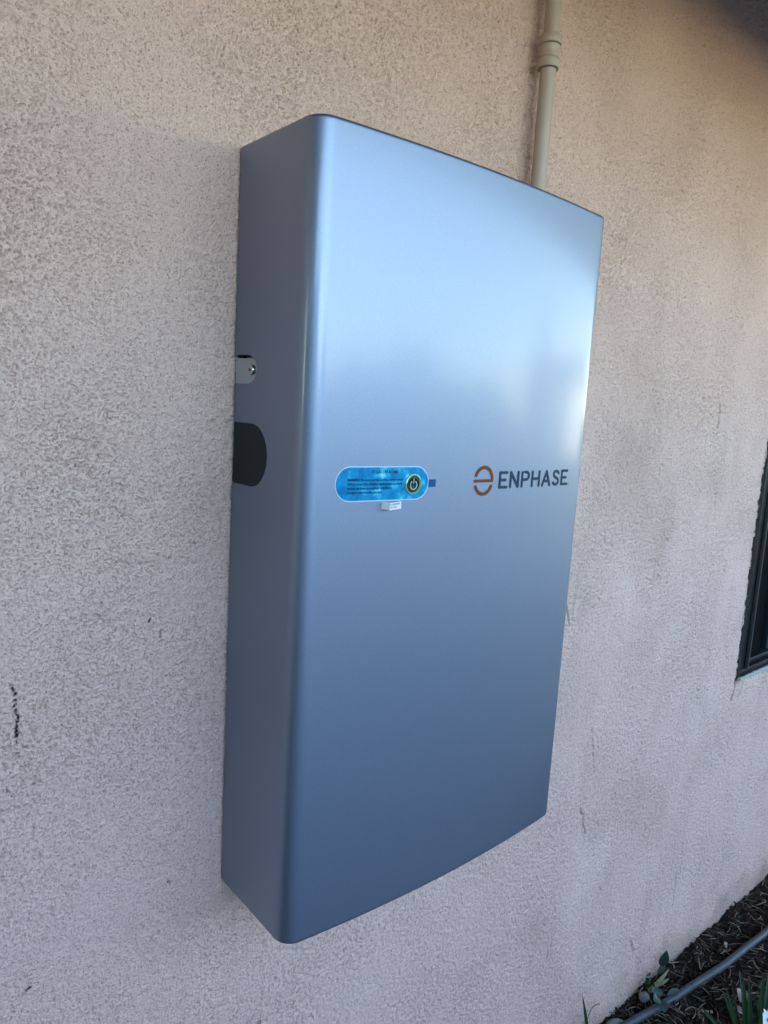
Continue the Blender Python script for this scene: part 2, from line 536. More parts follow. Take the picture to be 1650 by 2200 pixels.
# window
win = empty('window', (0, 0, 0)); win.parent = house
f = MB().box(1.663, 1.697, 0.006, 0.028, WZ0 + 0.012, WZ1, 0.002)
f.box(1.663, WX1, 0.004, 0.075, WZ0 + 0.006, WZ0 + 0.022, 0.002)
f.box(1.72, WX1, 0.020, 0.070, WZ0 + 0.0225, WZ0 + 0.036, 0.002)
f.box(1.700, 1.712, 0.006, 0.085, WZ0 + 0.0225, WZ1, 0.001)
f.obj('frame', M_bronze, win, angle=30)
MB().box(1.6985, 1.7025, -0.005, 0.0055, WZ0 + 0.0225, WZ1, 0.0008).obj('frame_lip', M_strip, win)
sash = MB().box(1.905, 1.935, 0.030, 0.058, WZ0 + 0.037, WZ1, 0.003)
sash.box(1.9355, WX1, 0.032, 0.058, WZ0 + 0.037, WZ0 + 0.066, 0.003)
sash.obj('sash', M_sash, win)
MB().box(1.9365, WX1, 0.043, 0.047, WZ0 + 0.067, WZ1).obj('pane', M_pane, win, smooth=False)
MB().box(1.7125, 1.9045, 0.044, 0.048, WZ0 + 0.037, WZ1).obj('black_panel', M_blackin, win, smooth=False)  # matte near-black panel between the jamb and the sash
cp = []
for i in range(80):
    x = 1.652 + i * 0.012
    cp.append((x, -0.0035 + 0.0012 * math.sin(i * 1.7), WZ0 + 0.001 + 0.0012 * math.sin(i * 2.3 + 1)))
MB().tube(cp, [0.0055 + 0.001 * math.sin(i * 3.1) for i in range(80)], 8).obj('caulk_bead', M_caulk, win)

# ------------------------------------------------------------------ battery cabinet
W_, DS, SAG, CR = 0.5422, 0.1681, 0.0152, 0.026
Z0, Z1 = 0.87, 1.85
YB = -0.0052


def yF(x):
    u = x / W_
    return -DS - SAG * (1 - (2 * u - 1) ** 2)


def profile():
    """plan outline, from back left round the front to back right"""
    pts = [(0.0, YB), (0.0, -DS + CR + 0.0015 + 0.004)]
    # left corner: arc tangent to the side (x=0) and to the front curve near its end
    def corner():
        sl0 = -SAG * (-2 * (2 * (CR / W_) - 1) * 2 / W_) if False else None
        x_t = CR * 0.94
        dy = -SAG * (-(2 * (2 * x_t / W_ - 1)) * 2 / W_)      # d yF / dx
        ang = math.atan(dy)                                    # negative on the left half
        # normal of the front at the join points to (sin, -cos)
        out = []
        cx = CR
        # centre so that the arc meets the front curve
        nx, ny = math.sin(ang), -math.cos(ang)
        xj = cx + CR * nx
        cy = yF(xj) - CR * ny
        a0, a1 = math.pi, math.atan2(ny, nx)
        if a1 < 0: a1 += 2 * math.pi
        for i in range(15):
            a = a0 + (a1 - a0) * i / 14
            out.append((cx + CR * math.cos(a), cy + CR * math.sin(a)))
        return out, xj
    arc, xj = corner()
    pts = [(0.0, YB), (0.0, arc[0][1] + 0.002)] + arc
    nF = 44
    for i in range(1, nF):
        x = xj + (W_ - 2 * xj) * i / nF
        pts.append((x, yF(x)))
    pts += [(W_ - x, y) for x, y in arc[::-1]]
    pts += [(W_, arc[0][1] + 0.002), (W_, YB)]
    return pts


prof = profile()
nP = len(prof)


def inset(d):
    out = []
    for i, (x, y) in enumerate(prof):
        if i == 0: nx, ny = -1, 0
        elif i == nP - 1: nx, ny = 1, 0
        else:
            tx, ty = prof[i + 1][0] - prof[i - 1][0], prof[i + 1][1] - prof[i - 1][1]
            l = math.hypot(tx, ty); nx, ny = ty / l, -tx / l
        out.append((x - nx * d, y - ny * d))
    return out


RB = 0.0045
lev = []
for i in range(7):
    a = i * math.pi / 2 / 6
    lev.append((Z0 + RB * (1 - math.sin(a)), RB * (1 - math.cos(a))))
lev = sorted(lev)          # from bottom (max inset) to full section
lev = [(Z0 + RB * (1 - math.cos(i * math.pi / 12)), RB * (1 - math.sin(i * math.pi / 12))) for i in range(7)]
lev += [(Z0 + RB + 0.001, 0.0), (Z1 - RB - 0.001, 0.0)]
lev += [(Z1 - (z - Z0), d) for z, d in lev[6::-1]]
V, F = [], []
for z, d in lev:
    V += [(x, y, z) for x, y in inset(d)]
nl = len(lev)
for i in range(nl - 1):
    for k in range(nP - 1):
        F.append((i * nP + k, i * nP + k + 1, (i + 1) * nP + k + 1, (i + 1) * nP + k))
    F.append((i * nP + nP - 1, i * nP, (i + 1) * nP, (i + 1) * nP + nP - 1))
F.append(tuple(range(nP))[::-1])
F.append(tuple((nl - 1) * nP + k for k in range(nP)))

cab = empty('battery_cabinet', (W_ / 2, 0, Z0))
tag(cab, 'tall silver metallic home battery cabinet with curved front, hung on the stucco wall', 'battery')
cover = build('cover', V, F, M_paint, cab)


def dshape(y0, yc, r, zc, x0, x1, n=24, sq=1.0):
    """prism with D outline: straight at y0, rounded towards -y"""
    o = [(y0, zc + r), (yc, zc + r)]
    for i in range(1, n):
        a = math.pi / 2 - math.pi * i / n
        o.append((yc - r * sq * math.cos(a), zc + r * math.sin(a)))
    o += [(yc, zc - r), (y0, zc - r)]
    k = len(o)
    v = [(x0, y, z) for y, z in o] + [(x1, y, z) for y, z in o]
    fc = [(i, (i + 1) % k, k + (i + 1) % k, k + i) for i in range(k)]
    fc += [tuple(range(k))[::-1], tuple(range(k, 2 * k))]
    return v, fc


def cutter(v, f):
    me = bpy.data.meshes.new('cut'); me.from_pydata(v, [], f); me.update()
    bm = bmesh.new(); bm.from_mesh(me); bmesh.ops.recalc_face_normals(bm, faces=bm.faces[:]); bm.to_mesh(me); bm.free()
    o = bpy.data.objects.new('cut', me); COL.objects.link(o)
    return o


bm = bmesh.new(); bm.from_mesh(cover.data); bmesh.ops.recalc_face_normals(bm, faces=bm.faces[:]); bm.to_mesh(cover.data); bm.free()
cuts = [cutter(*dshape(0.02, -0.0340, 0.0176, 1.5818, -0.01, 0.0150, sq=1.5)),
        cutter(*dshape(-0.0045, -0.0505, 0.0395, 1.4765, -0.01, 0.0022)),
        ]
for c in cuts:
    md = cover.modifiers.new('b', 'BOOLEAN'); md.operation = 'DIFFERENCE'; md.solver = 'EXACT'; md.object = c
dg = bpy.context.evaluated_depsgraph_get(); dg.update()
nm = bpy.data.meshes.new_from_object(cover.evaluated_get(dg))
cover.modifiers.clear()
cover.data = nm
if not nm.materials: nm.materials.append(M_paint)
nm.polygons.foreach_set('use_smooth', [True] * len(nm.polygons))
nm.set_sharp_from_angle(angle=R(28))
for c in cuts:
    bpy.data.objects.remove(c, do_unlink=True)

# mounting plate, coloured near-black to paint the shade in the slit behind the cover
MB().box(0.012, W_ - 0.012, YB + 0.0005, 0.004, Z0 + 0.02, Z1 - 0.02).obj('mounting_plate', M_dark, cab, smooth=False)
# screw tab in its scallop
tabv, tabf = dshape(-0.0050, -0.0335, 0.0158, 1.5800, 0.0012, 0.0148, sq=1.5)
tabv = [(x + (0.16 * -(y + 0.005) if x < 0.005 else 0), y, z) for x, y, z in tabv]
tabo = build('screw_tab', tabv, tabf, M_bracket, cab, angle=30)
sc = MB()
rr = [(0.0, 0.0), (0.0046, 0.0002), (0.0054, 0.0012), (0.0054, 0.0030)]
v = []; fcs = []
nseg = 20
for j, (r_, dx_) in enumerate([(0.0066, 0.0046), (0.0066, 0.0018), (0.0058, 0.0005), (0.0036, 0.0)]):
    for k in range(nseg):
        a = 2 * math.pi * k / nseg
        v.append((0.0030 + dx_, -0.0375 + r_ * math.cos(a), 1.5815 + r_ * math.sin(a)))
for j in range(3):
    for k in range(nseg):
        fcs.append((j * nseg + k, j * nseg + (k + 1) % nseg, (j + 1) * nseg + (k + 1) % nseg, (j + 1) * nseg + k))
fcs.append(tuple(3 * nseg + k for k in range(nseg)))
scr = build('screw', v, fcs, M_screw, tabo, angle=40)
for a in (0.5, 0.5 + math.pi / 2):
    m_ = MB().box(0.0027, 0.0039, -0.0026, 0.0026, -0.0006, 0.0006)
    m_.v = [(x, -0.0375 + y * math.cos(a) - z * math.sin(a), 1.5815 + y * math.sin(a) + z * math.cos(a)) for x, y, z in m_.v]
    m_.v = [(x + (0.0003 if a > 1 else 0), y, z) for x, y, z in m_.v]
    m_.obj('screw_slot', M_black, tabo, smooth=False)
# black grip plug in the side
v, f_ = dshape(-0.0050, -0.0505, 0.0388, 1.4765, 0.0006, 0.0021)
build('side_plug', v, f_, M_black, cab, angle=30)


# decals follow the curved front
def on_front(a, z, off=0.0004):
    return (a, yF(a) - off, z)


def flat_stroke(mb, pts, wd, off=0.0003, th=0.00035, n=8, cap=5):
    """round-ended stroke of width wd lying on the front"""
    pts = [Vector((p[0], p[1])) for p in pts]
    r = wd / 2
    path, rad = [], []
    t0 = (pts[0] - pts[1]).normalized(); t1 = (pts[-1] - pts[-2]).normalized()
    for i in range(cap):
        a = math.pi / 2 * (1 - i / cap)
        path.append(pts[0] + t0 * r * math.sin(a)); rad.append(max(1e-5, r * math.cos(a)))
    for p in pts: path.append(p); rad.append(r)
    for i in range(1, cap + 1):
        a = math.pi / 2 * i / cap
        path.append(pts[-1] + t1 * r * math.sin(a)); rad.append(max(1e-5, r * math.cos(a)))
    V, Fc = [], []
    k = len(path)
    for i, p in enumerate(path):
        t = (path[min(i + 1, k - 1)] - path[max(i - 1, 0)])
        if t.length < 1e-9: t = t1
        t.normalize(); nn = Vector((-t.y, t.x))
        for s_, o_ in ((-1, 0.0), (-0.93, th), (0.93, th), (1, 0.0)):
            q = p + nn * rad[i] * s_
            V.append(on_front(q.x, q.y, off + o_))
    for i in range(k - 1):
        for j in range(3):
            Fc.append((i * 4 + j, i * 4 + j + 1, (i + 1) * 4 + j + 1, (i + 1) * 4 + j))
    mb.add(V, Fc)


def arc2(cx, cz, rx, rz, a0, a1, n=28):
    return [(cx + rx * math.cos(R(a0 + (a1 - a0) * i / n)), cz + rz * math.sin(R(a0 + (a1 - a0) * i / n))) for i in range(n + 1)]


# emblem: an "e" of two arcs and a bar
ec = (0.2855, 1.4535); er = 0.0172
mb = MB()
up = arc2(ec[0], ec[1] + 0.0012, er, er, 158, 4, 30)
flat_stroke(mb, up, 0.0050)
flat_stroke(mb, [(ec[0] - er - 0.0006, ec[1]), (ec[0] + er, ec[1])], 0.0042, off=0.00034)
flat_stroke(mb, arc2(ec[0], ec[1] - 0.0010, er, er, 203, 337, 26), 0.0050)
mb.obj('emblem', M_orange, cab, smooth=False)

# lettering ENPHASE as round-ended strokes
def letters():
    h = 1.0
    return {
        'E': (0.56, [[(0.58, 1), (0, 1), (0, 0), (0.58, 0)], [(0, 0.5), (0.46, 0.5)]]),
        'N': (0.66, [[(0, 0), (0, 1), (0.66, 0), (0.66, 1)]]),
        'P': (0.60, [[(0, 0), (0, 1), (0.34, 1)] + [(0.34 + 0.27 * math.sin(R(a)), 0.73 + 0.27 * math.cos(R(a))) for a in range(15, 180, 15)] + [(0.34, 0.46), (0, 0.46)]]),
        'H': (0.66, [[(0, 0), (0, 1)], [(0.66, 0), (0.66, 1)], [(0, 0.5), (0.66, 0.5)]]),
        'A': (0.74, [[(0, 0), (0.37, 1), (0.74, 0)], [(0.14, 0.3), (0.60, 0.3)]]),
        'S': (0.54, [[(0.53, 0.84), (0.45, 0.95), (0.30, 1.0), (0.14, 0.97), (0.04, 0.86), (0.04, 0.71), (0.13, 0.59), (0.28, 0.52), (0.43, 0.45), (0.53, 0.33), (0.53, 0.17), (0.44, 0.05), (0.27, 0.0), (0.11, 0.04), (0.01, 0.15)]]),
    }


LT = letters()
x = 0.3195; zb, hh = 1.4436, 0.0205
word = 'ENPHASE'
tot = sum(LT[c][0] for c in word) + 0.36 * (len(word) - 1)
scx = (0.4865 - 0.3195) / tot
for c in word:
    wd_, strokes = LT[c]
    mb = MB()
    for q, st in enumerate(strokes):
        pts = []
        # resample sharp corners so strokes keep their width
        segs = st
        if c in 'EN' and q == 0 or c == 'A' and q == 0:
            for (p0, p1), jj in zip(zip(segs[:-1], segs[1:]), range(9)):
                flat_stroke(mb, [(x + p0[0] * scx, zb + p0[1] * hh), (x + p1[0] * scx, zb + p1[1] * hh)], 0.0042, off=0.0003 + 0.00004 * jj)
        else:
            flat_stroke(mb, [(x + p[0] * scx, zb + p[1] * hh) for p in segs], 0.0042, off=0.0003 + 0.00006 * q)
    mb.obj('letter', M_inkgrey, cab, smooth=False)['label'] = 'slate letter %s of the name on the front' % c
    x += (wd_ + 0.36) * scx
mb = MB(); rg = arc2(0.4935, 1.4425, 0.0013, 0.0013, 0, 350, 12)
flat_stroke(mb, rg, 0.0006)
mb.obj('registered_mark', M_inkpale, cab, smooth=False)


def column_plate(mb, x0, x1, zfun, off, n=60):
    """solid plate following the front: zfun(x)->(zlo, zhi)"""
    V, Fc = [], []
    xsn = [x0 + (x1 - x0) * (0.5 - 0.5 * math.cos(math.pi * i / n)) for i in range(n + 1)]
    for a in xsn:
        lo, hi = zfun(a)
        V += [on_front(a, lo, off), on_front(a, hi, off), on_front(a, lo, 0.0), on_front(a, hi, 0.0)]
    for i in range(n):
        b0, b1 = i * 4, i * 4 + 4
        Fc += [(b0, b1, b1 + 1, b0 + 1), (b0 + 1, b1 + 1, b1 + 3, b0 + 3), (b0 + 2, b1 + 2, b1, b0)]
    mb.add(V, Fc)


SX0, SX1, SZ, SRr = 0.0432, 0.1818, 1.4533, 0.0200


def stadium(grow=0.0):
    r = SRr + grow

    def f(a):
        if a < SX0 + SRr: d = (SX0 + SRr) - a
        elif a > SX1 - SRr: d = a - (SX1 - SRr)
        else: d = 0
        h = math.sqrt(max(r * r - d * d, 1e-10))
        return SZ - h, SZ + h
    return f


mb = MB(); column_plate(mb, SX0 - 0.0012, SX1 + 0.0012, stadium(0.0012), 0.0004)
bez = mb.obj('sticker_backing', M_filmedge, cab, smooth=False)
mb = MB(); column_plate(mb, SX0, SX1, stadium(0), 0.0008)
stick = mb.obj('warning_sticker', M_film, cab, smooth=False)
stick['label'] = 'glossy blue film sticker with a printed warning'


def text(name, s, x0, x1, z, size, m, parent, off, bold=0.0, shift=None):
    cu = bpy.data.curves.new(name, 'FONT')
    cu.body = s; cu.size = 1.0; cu.resolution_u = 2; cu.offset = bold
    ob = bpy.data.objects.new(name, cu); COL.objects.link(ob)
    dg = bpy.context.evaluated_depsgraph_get(); dg.update()
    me = bpy.data.meshes.new_from_object(ob.evaluated_get(dg))
    bpy.data.objects.remove(ob, do_unlink=True)
    n = len(me.vertices)
    co = np.empty(n * 3); me.vertices.foreach_get('co', co); co = co.reshape(-1, 3)
    co[:, 0] = x0 + (co[:, 0] - co[:, 0].min()) / (co[:, 0].max() - co[:, 0].min()) * (x1 - x0)
    zz = z + co[:, 1] * size
    out = np.array([(shift(a, b_) if shift else on_front(a, b_, off)) for a, b_ in zip(co[:, 0], zz)])
    me.vertices.foreach_set('co', out.ravel())
    me.update()
    me.materials.clear()
    return link(name, me, m, parent)


text('part_number', '702-01147-01 MS', 0.0918, 0.1324, 1.4659, 0.0056, M_ink, stick, 0.0011, 0.008)
text('warning_text', 'WARNING:', 0.0585, 0.0762, 1.4567, 0.0047, M_ink, stick, 0.0011, 0.02)
text('warning_text', 'Do not leave the Control Switch turned', 0.0776, 0.1402, 1.4567, 0.0047, M_ink, stick, 0.0011, 0.008)
text('warning_text', 'ON for more than 24 hours until system functional', 0.0585, 0.1392, 1.4517, 0.0047, M_ink, stick, 0.0011, 0.008)
text('warning_text', 'testing has been successfully completed.', 0.0585, 0.1238, 1.4467, 0.0047, M_ink, stick, 0.0011, 0.008)
text('warning_text', 'Doing so may void the warranty.', 0.0585, 0.1106, 1.4417, 0.0047, M_ink, stick, 0.0011, 0.008)

# power button: ring, dished black face, symbol
BXc, BZc, BRr = 0.1566, 1.4522, 0.0130


def lathe_front(prof_, m, name, parent, seg=40):
    V, Fc = [], []
    for r_, d_ in prof_:
        for k in range(seg):
            a = 2 * math.pi * k / seg
            px, pz = BXc + r_ * math.cos(a), BZc + r_ * math.sin(a)
            V.append((px, yF(BXc) - d_ + (yF(px) - yF(BXc)) * 1.0, pz))
    for j in range(len(prof_) - 1):
        for k in range(seg):
            Fc.append((j * seg + k, j * seg + (k + 1) % seg, (j + 1) * seg + (k + 1) % seg, (j + 1) * seg + k))
    if prof_[-1][0] < BRr * 0.8:
        Fc.append(tuple((len(prof_) - 1) * seg + k for k in range(seg)))
    return build(name, V, Fc, m, parent, angle=50)


ring = lathe_front([(BRr, 0.0009), (BRr, 0.0024), (BRr - 0.0007, 0.0032), (BRr - 0.0015, 0.0032), (BRr - 0.0024, 0.0020), (BRr - 0.0026, 0.0009)], M_ring, 'button_ring', cab)
face = lathe_front([(BRr - 0.0026, 0.0012), (BRr - 0.0036, 0.0020), (BRr - 0.0050, 0.0018), (0.003, 0.0012)], M_button, 'power_button', cab)
mb = MB()
flat_stroke(mb, arc2(BXc, BZc - 0.0012, 0.0051, 0.0056, 128, 412, 30), 0.00125, off=0.0022)
flat_stroke(mb, [(BXc, BZc + 0.0012), (BXc, BZc + 0.0066)], 0.00125, off=0.0022)
mb.obj('power_symbol', M_glyph, face, smooth=False)

# blue pull tab
mb = MB(); column_plate(mb, 0.1832, 0.1950, lambda a: (1.4478, 1.4575), 0.0008, 6)
mb.obj('pull_tab', M_tab, cab, smooth=False)

# little folded paper label standing off the front, below the sticker
pA, pB, pC = 0.1105, 0.1145, 0.1400


def pap_y(a):
    if a < pB: return yF(pA) - 0.0002 - 0.0085 * (a - pA) / (pB - pA)
    return yF(pC) - 0.0010 - (yF(pC) * -1 - (-yF(pB)) ) * 0 - 0.0075 * (1 - (a - pB) / (pC - pB)) - (abs(yF(pB)) - abs(yF(pC))) * 0


V, Fc = [], []
pr = [pA, pA + 0.0018, pB - 0.0006, pB + 0.0006, pB + 0.008, pB + 0.016, pC]
for a in pr:
    for dz_ in (1.4216, 1.4308):
        V.append((a, pap_y(a), dz_ + (0.0004 if a < pB else 0)))
n0 = len(V)
V += [(x_, y_ + 0.00025, z_) for x_, y_, z_ in V]
for i in range(len(pr) - 1):
    b0 = i * 2
    Fc.append((b0, b0 + 2, b0 + 3, b0 + 1)); Fc.append((n0 + b0, n0 + b0 + 1, n0 + b0 + 3, n0 + b0 + 2))
    Fc.append((b0, n0 + b0, n0 + b0 + 2, b0 + 2)); Fc.append((b0 + 1, b0 + 3, n0 + b0 + 3, n0 + b0 + 1))
Fc += [(0, 1, n0 + 1, n0), (n0 - 2, 2 * n0 - 2, 2 * n0 - 1, n0 - 1)]
pap = build('paper_label', V, Fc, M_paper, cab, angle=20)
pap['label'] = 'small folded white paper label'
text('print_line', 'PL 40 BATTERY', pB + 0.0012, pC - 0.003, 1.4273, 0.0030, M_inkgrey, pap, 0, 0.01, shift=lambda a, b_: (a, pap_y(a) - 0.0003, b_))
text('print_line', 'UK11177500', pB + 0.0018, pB + 0.0150, 1.4238, 0.0028, M_inkgrey, pap, 0, 0.01, shift=lambda a, b_: (a, pap_y(a) - 0.0003, b_))

# ------------------------------------------------------------------ conduit
cx, cy = 0.536, -0.0285
con = empty('conduit', (cx, cy, Z1))
tag(con, 'beige painted metal conduit running up the wall from the top of the cabinet', 'conduit')
rp = 0.0127
MB().tube([(cx, cy, Z1 - 0.0005), (cx, cy, 2.0), (cx + 0.0005, cy, 2.1)], rp, 28).obj('lower_pipe', M_conduit, con, angle=60)
MB().tube([(cx + 0.0005, cy, 2.1012), (cx, cy, 2.3), (cx, cy, SOF - 0.001)], rp, 28).obj('upper_pipe', M_conduit, con, angle=60)


def ringprof(name, pr_, hexn=28):
    V, Fc = [], []
    for r_, z_ in pr_:
        for k in range(hexn):
            a = 2 * math.pi * k / hexn
            V.append((cx + r_ * math.cos(a), cy + r_ * math.sin(a), z_))
    for j in range(len(pr_) - 1):
        for k in range(hexn):
            Fc.append((j * hexn + k, j * hexn + (k + 1) % hexn, (j + 1) * hexn + (k + 1) % hexn, (j + 1) * hexn + k))
    return build(name, V, Fc, M_conduit, con, angle=40)


zc = 2.101
ringprof('lower_nut', [(rp, zc), (rp + .0040, zc), (rp + .0056, zc + .002), (rp + .0056, zc + .011), (rp + .0048, zc + .0135), (rp + .0025, zc + .0150)])
ringprof('coupling_body', [(rp + .0028, zc + .0145), (rp + .0040, zc + .0155), (rp + .0042, zc + .021), (rp + .0037, zc + .0225), (rp + .0037, zc + .0245), (rp + .0043, zc + .0260), (rp + .0043, zc + .0330), (rp + .0030, zc + .0345)])
ringprof('upper_nut', [(rp + .0022, zc + .0350), (rp + .0050, zc + .0355), (rp + .0060, zc + .0370), (rp + .0052, zc + .0470), (rp + .0030, zc + .0500), (rp, zc + .0505)])

# ------------------------------------------------------------------ irrigation pipe on the bed
M_pvc = mat('grey_pipe', (0.15, 0.17, 0.21), 0.55)
L(M_pvc, mixc(M_pvc, noise(M_pvc, 45, 5, 0.7), (0.026, 0.032, 0.042), (0.055, 0.064, 0.080)), bsdf(M_pvc).inputs['Base Color'])
bump(M_pvc, noise(M_pvc, 300, 3), 0.3, 0.0005)
ctrl = [(0.86, -0.004, 0.018), (1.00, -0.028, 0.020), (1.1659, -0.0555, 0.023), (1.25, -0.069, 0.023), (1.3208, -0.0801, 0.022), (1.4084, -0.0909, 0.024), (1.5465, -0.1085, 0.025), (1.68, -0.117, 0.025), (1.8093, -0.1240, 0.022), (2.1, -0.133, 0.02), (2.6, -0.14, 0.02)]


def spline(c, n=6):
    c = [Vector(p) for p in c]; out = []
    for i in range(len(c) - 1):
        p0, p1, p2, p3 = c[max(i - 1, 0)], c[i], c[i + 1], c[min(i + 2, len(c) - 1)]
        for k in range(n):
            t = k / n
            out.append(0.5 * ((2 * p1) + (p2 - p0) * t + (2 * p0 - 5 * p1 + 4 * p2 - p3) * t * t + (3 * p1 - p0 - 3 * p2 + p3) * t ** 3))
    out.append(c[-1])
    return out


irr = empty('irrigation_pipe', (1.4, -0.09, 0.0))
tag(irr, 'weathered grey irrigation pipe lying on dark soil along the wall foot', 'pipe')
path = spline(ctrl)
cut = [i for i, p in enumerate(path) if p.x > 1.385][0]
MB().tube(path[:cut + 1], 0.0098, 20).obj('pipe_length', M_pvc, irr, angle=60)
MB().tube([path[cut] + Vector((0.0015, 0, 0.0004))] + path[cut + 1:], 0.0096, 20).obj('pipe_length', M_pvc, irr, angle=60)

# ------------------------------------------------------------------ mulch, straw, stones, leaves
M_bark = mat('bark_mulch', (0.03, 0.022, 0.016), 0.9, spec=0.15)
L(M_bark, ramp(M_bark, noise(M_bark, 35, 4, 0.7), [(0.3, (0.013, 0.008, 0.006)), (0.6, (0.045, 0.029, 0.019)), (0.8, (0.095, 0.063, 0.041))]), bsdf(M_bark).inputs['Base Color'])
M_straw = mat('dry_straw', (0.16, 0.125, 0.09), 0.85, spec=0.2)
L(M_straw, ramp(M_straw, noise(M_straw, 18, 3, 0.7), [(0.3, (0.08, 0.055, 0.037)), (0.55, (0.20, 0.142, 0.098)), (0.8, (0.38, 0.285, 0.205))]), bsdf(M_straw).inputs['Base Color'])


def scatter(n, lmin, lmax, wmin, wmax, curl, lift):
    V, Fc = [], []
    for _ in range(n):
        x = random.uniform(0.75, 2.75); y = -abs(random.gauss(0, 0.22)) - 0.004 if random.random() < 0.5 else random.uniform(-0.75, -0.004)
        l = random.uniform(lmin, lmax) * (0.6 + 0.4 * random.random()); a = random.uniform(0, 2 * math.pi)
        wd = random.uniform(wmin, wmax)
        z = soil_z(x, y) + random.uniform(0.0, lift)
        if abs(y - (-0.055 - 0.105 * (x - 1.166))) < 0.012: z = min(z, 0.006)
        tilt = random.uniform(-0.35, 0.35); bend = random.uniform(-curl, curl)
        b = len(V); k = 4
        dirx, diry = math.cos(a), math.sin(a)
        px, py, pz = x - dirx * l / 2, y - diry * l / 2, z - tilt * l / 4
        for i in range(k + 1):
            wv = wd * (1 - 0.55 * abs(i / k - 0.45) * 2 * random.uniform(.6, 1))
            nx_, ny_ = -math.sin(a), math.cos(a)
            py_ = min(py, -0.003)
            V += [(px - nx_ * wv, py_ - ny_ * wv, pz), (px, py_, pz + wv * 0.9), (px + nx_ * wv, py_ + ny_ * wv, pz)]
            a += bend / k
            px += math.cos(a) * l / k; py += math.sin(a) * l / k; pz += math.sin(tilt + 0.6 * math.sin(i * 1.9)) * l / k * 0.5
        for i in range(k):
            q = b + i * 3
            Fc += [(q, q + 1, q + 4, q + 3), (q + 1, q + 2, q + 5, q + 4)]
        Fc += [(b, b + 2, b + 1), (b + k * 3, b + k * 3 + 1, b + k * 3 + 2)]
    return V, Fc


V, Fc = scatter(6500, 0.012, 0.05, 0.0012, 0.0042, 1.2, 0.014)
o = build('bark_mulch', V, Fc, M_bark, smooth=False)
tag(o, 'dark shredded bark mulch covering the garden bed by the wall', 'mulch', kind='stuff')
V, Fc = scatter(1900, 0.014, 0.070, 0.0008, 0.0022, 1.6, 0.020)
o = build('dry_stalks', V, Fc, M_straw, smooth=False)
tag(o, 'pale dry stalks and twigs scattered over the dark mulch', 'twigs', kind='stuff')


def blob(name, loc, size, m, label, cat, seed, group=None):
    bm = bmesh.new(); bmesh.ops.create_icosphere(bm, subdivisions=3, radius=1)
    rs = np.random.default_rng(seed); k = rs.normal(size=(7, 3)); ph = rs.random(7) * 6
    for v in bm.verts:
        d = sum(math.sin(v.co.dot(Vector(k[i])) * 2.2 + ph[i]) for i in range(7)) * 0.06
        v.co = Vector((v.co.x * size[0], v.co.y * size[1], v.co.z * size[2])) * (1 + d)
    me = bpy.data.meshes.new(name); bm.to_mesh(me); bm.free()
    me.polygons.foreach_set('use_smooth', [True] * len(me.polygons))
    o = link(name, me, m); o.location = loc
    return tag(o, label, cat, group)


M_stone = mat('stone', (0.17, 0.155, 0.14), 0.9)
L(M_stone, mixc(M_stone, noise(M_stone, 80, 5, 0.7), (0.09, 0.08, 0.072), (0.24, 0.22, 0.20)), bsdf(M_stone).inputs['Base Color'])
bump(M_stone, noise(M_stone, 150, 4, 0.6), 0.7, 0.002)
blob('stone', (1.258, -0.027, 0.018), (0.016, 0.013, 0.013), M_stone, 'small grey-brown stone between the wall foot and the weed', 'stone', 3)
blob('stone', (1.118, -0.030, 0.012), (0.034, 0.020, 0.014), M_stone, 'flat pale stone at the wall foot near the bottom edge', 'stone', 5)
blob('stone', (1.70, -0.205, 0.012), (0.024, 0.02, 0.016), M_stone, 'dark stone in the soil right of the grey pipe', 'stone', 9)


def leaf(mb, base, tip, width, normal_hint=(0, 0, 1), droop=0.0, fold=0.25, n=8, shape='oval', twist=0.0):
    base, tip = Vector(base), Vector(tip)
    ax = tip - base; ln = ax.length; d = ax.normalized()
    side = d.cross(Vector(normal_hint))
    if side.length < 1e-4: side = d.cross(Vector((1, 0.3, 0)))
    side.normalize(); nor = side.cross(d).normalized()
    V, Fc = [], []
    for i in range(n + 1):
        t = i / n
        if shape == 'oval': wv = math.sin(math.pi * min(0.98, 0.04 + 0.96 * t)) ** 0.75
        else: wv = (1 - t) ** 0.45 * (0.75 + 0.25 * math.sin(math.pi * t)) if t < 1 else 0
        wv = max(wv, 0.02) * width / 2
        c = base + ax * t + nor * (droop * ln * math.sin(math.pi * t))
        tw = twist * t
        sd_ = side * math.cos(tw) + nor * math.sin(tw)
        V += [c - sd_ * wv + nor * fold * wv, c, c + sd_ * wv + nor * fold * wv]
    for i in range(n):
        q = i * 3
        Fc += [(q, q + 1, q + 4, q + 3), (q + 1, q + 2, q + 5, q + 4)]
    mb.add(V, Fc)
    return mb


def leafmat(name, c0_, c1_):
    m = mat(name, c0_, 0.5, spec=0.35)
    L(m, mixc(m, noise(m, 60, 3, 0.6), c0_, c1_), bsdf(m).inputs['Base Color'])
    bump(m, noise(m, 150, 2), 0.3, 0.001)
    return m


M_weed = leafmat('weed_leaf', (0.014, 0.036, 0.027), (0.028, 0.060, 0.044))
M_strap = leafmat('strap_leaf', (0.012, 0.032, 0.012), (0.028, 0.060, 0.022))
M_yellow = leafmat('yellowed_leaf', (0.11, 0.095, 0.035), (0.17, 0.14, 0.06))
M_stem = mat('green_stem', (0.05, 0.07, 0.035), 0.6)

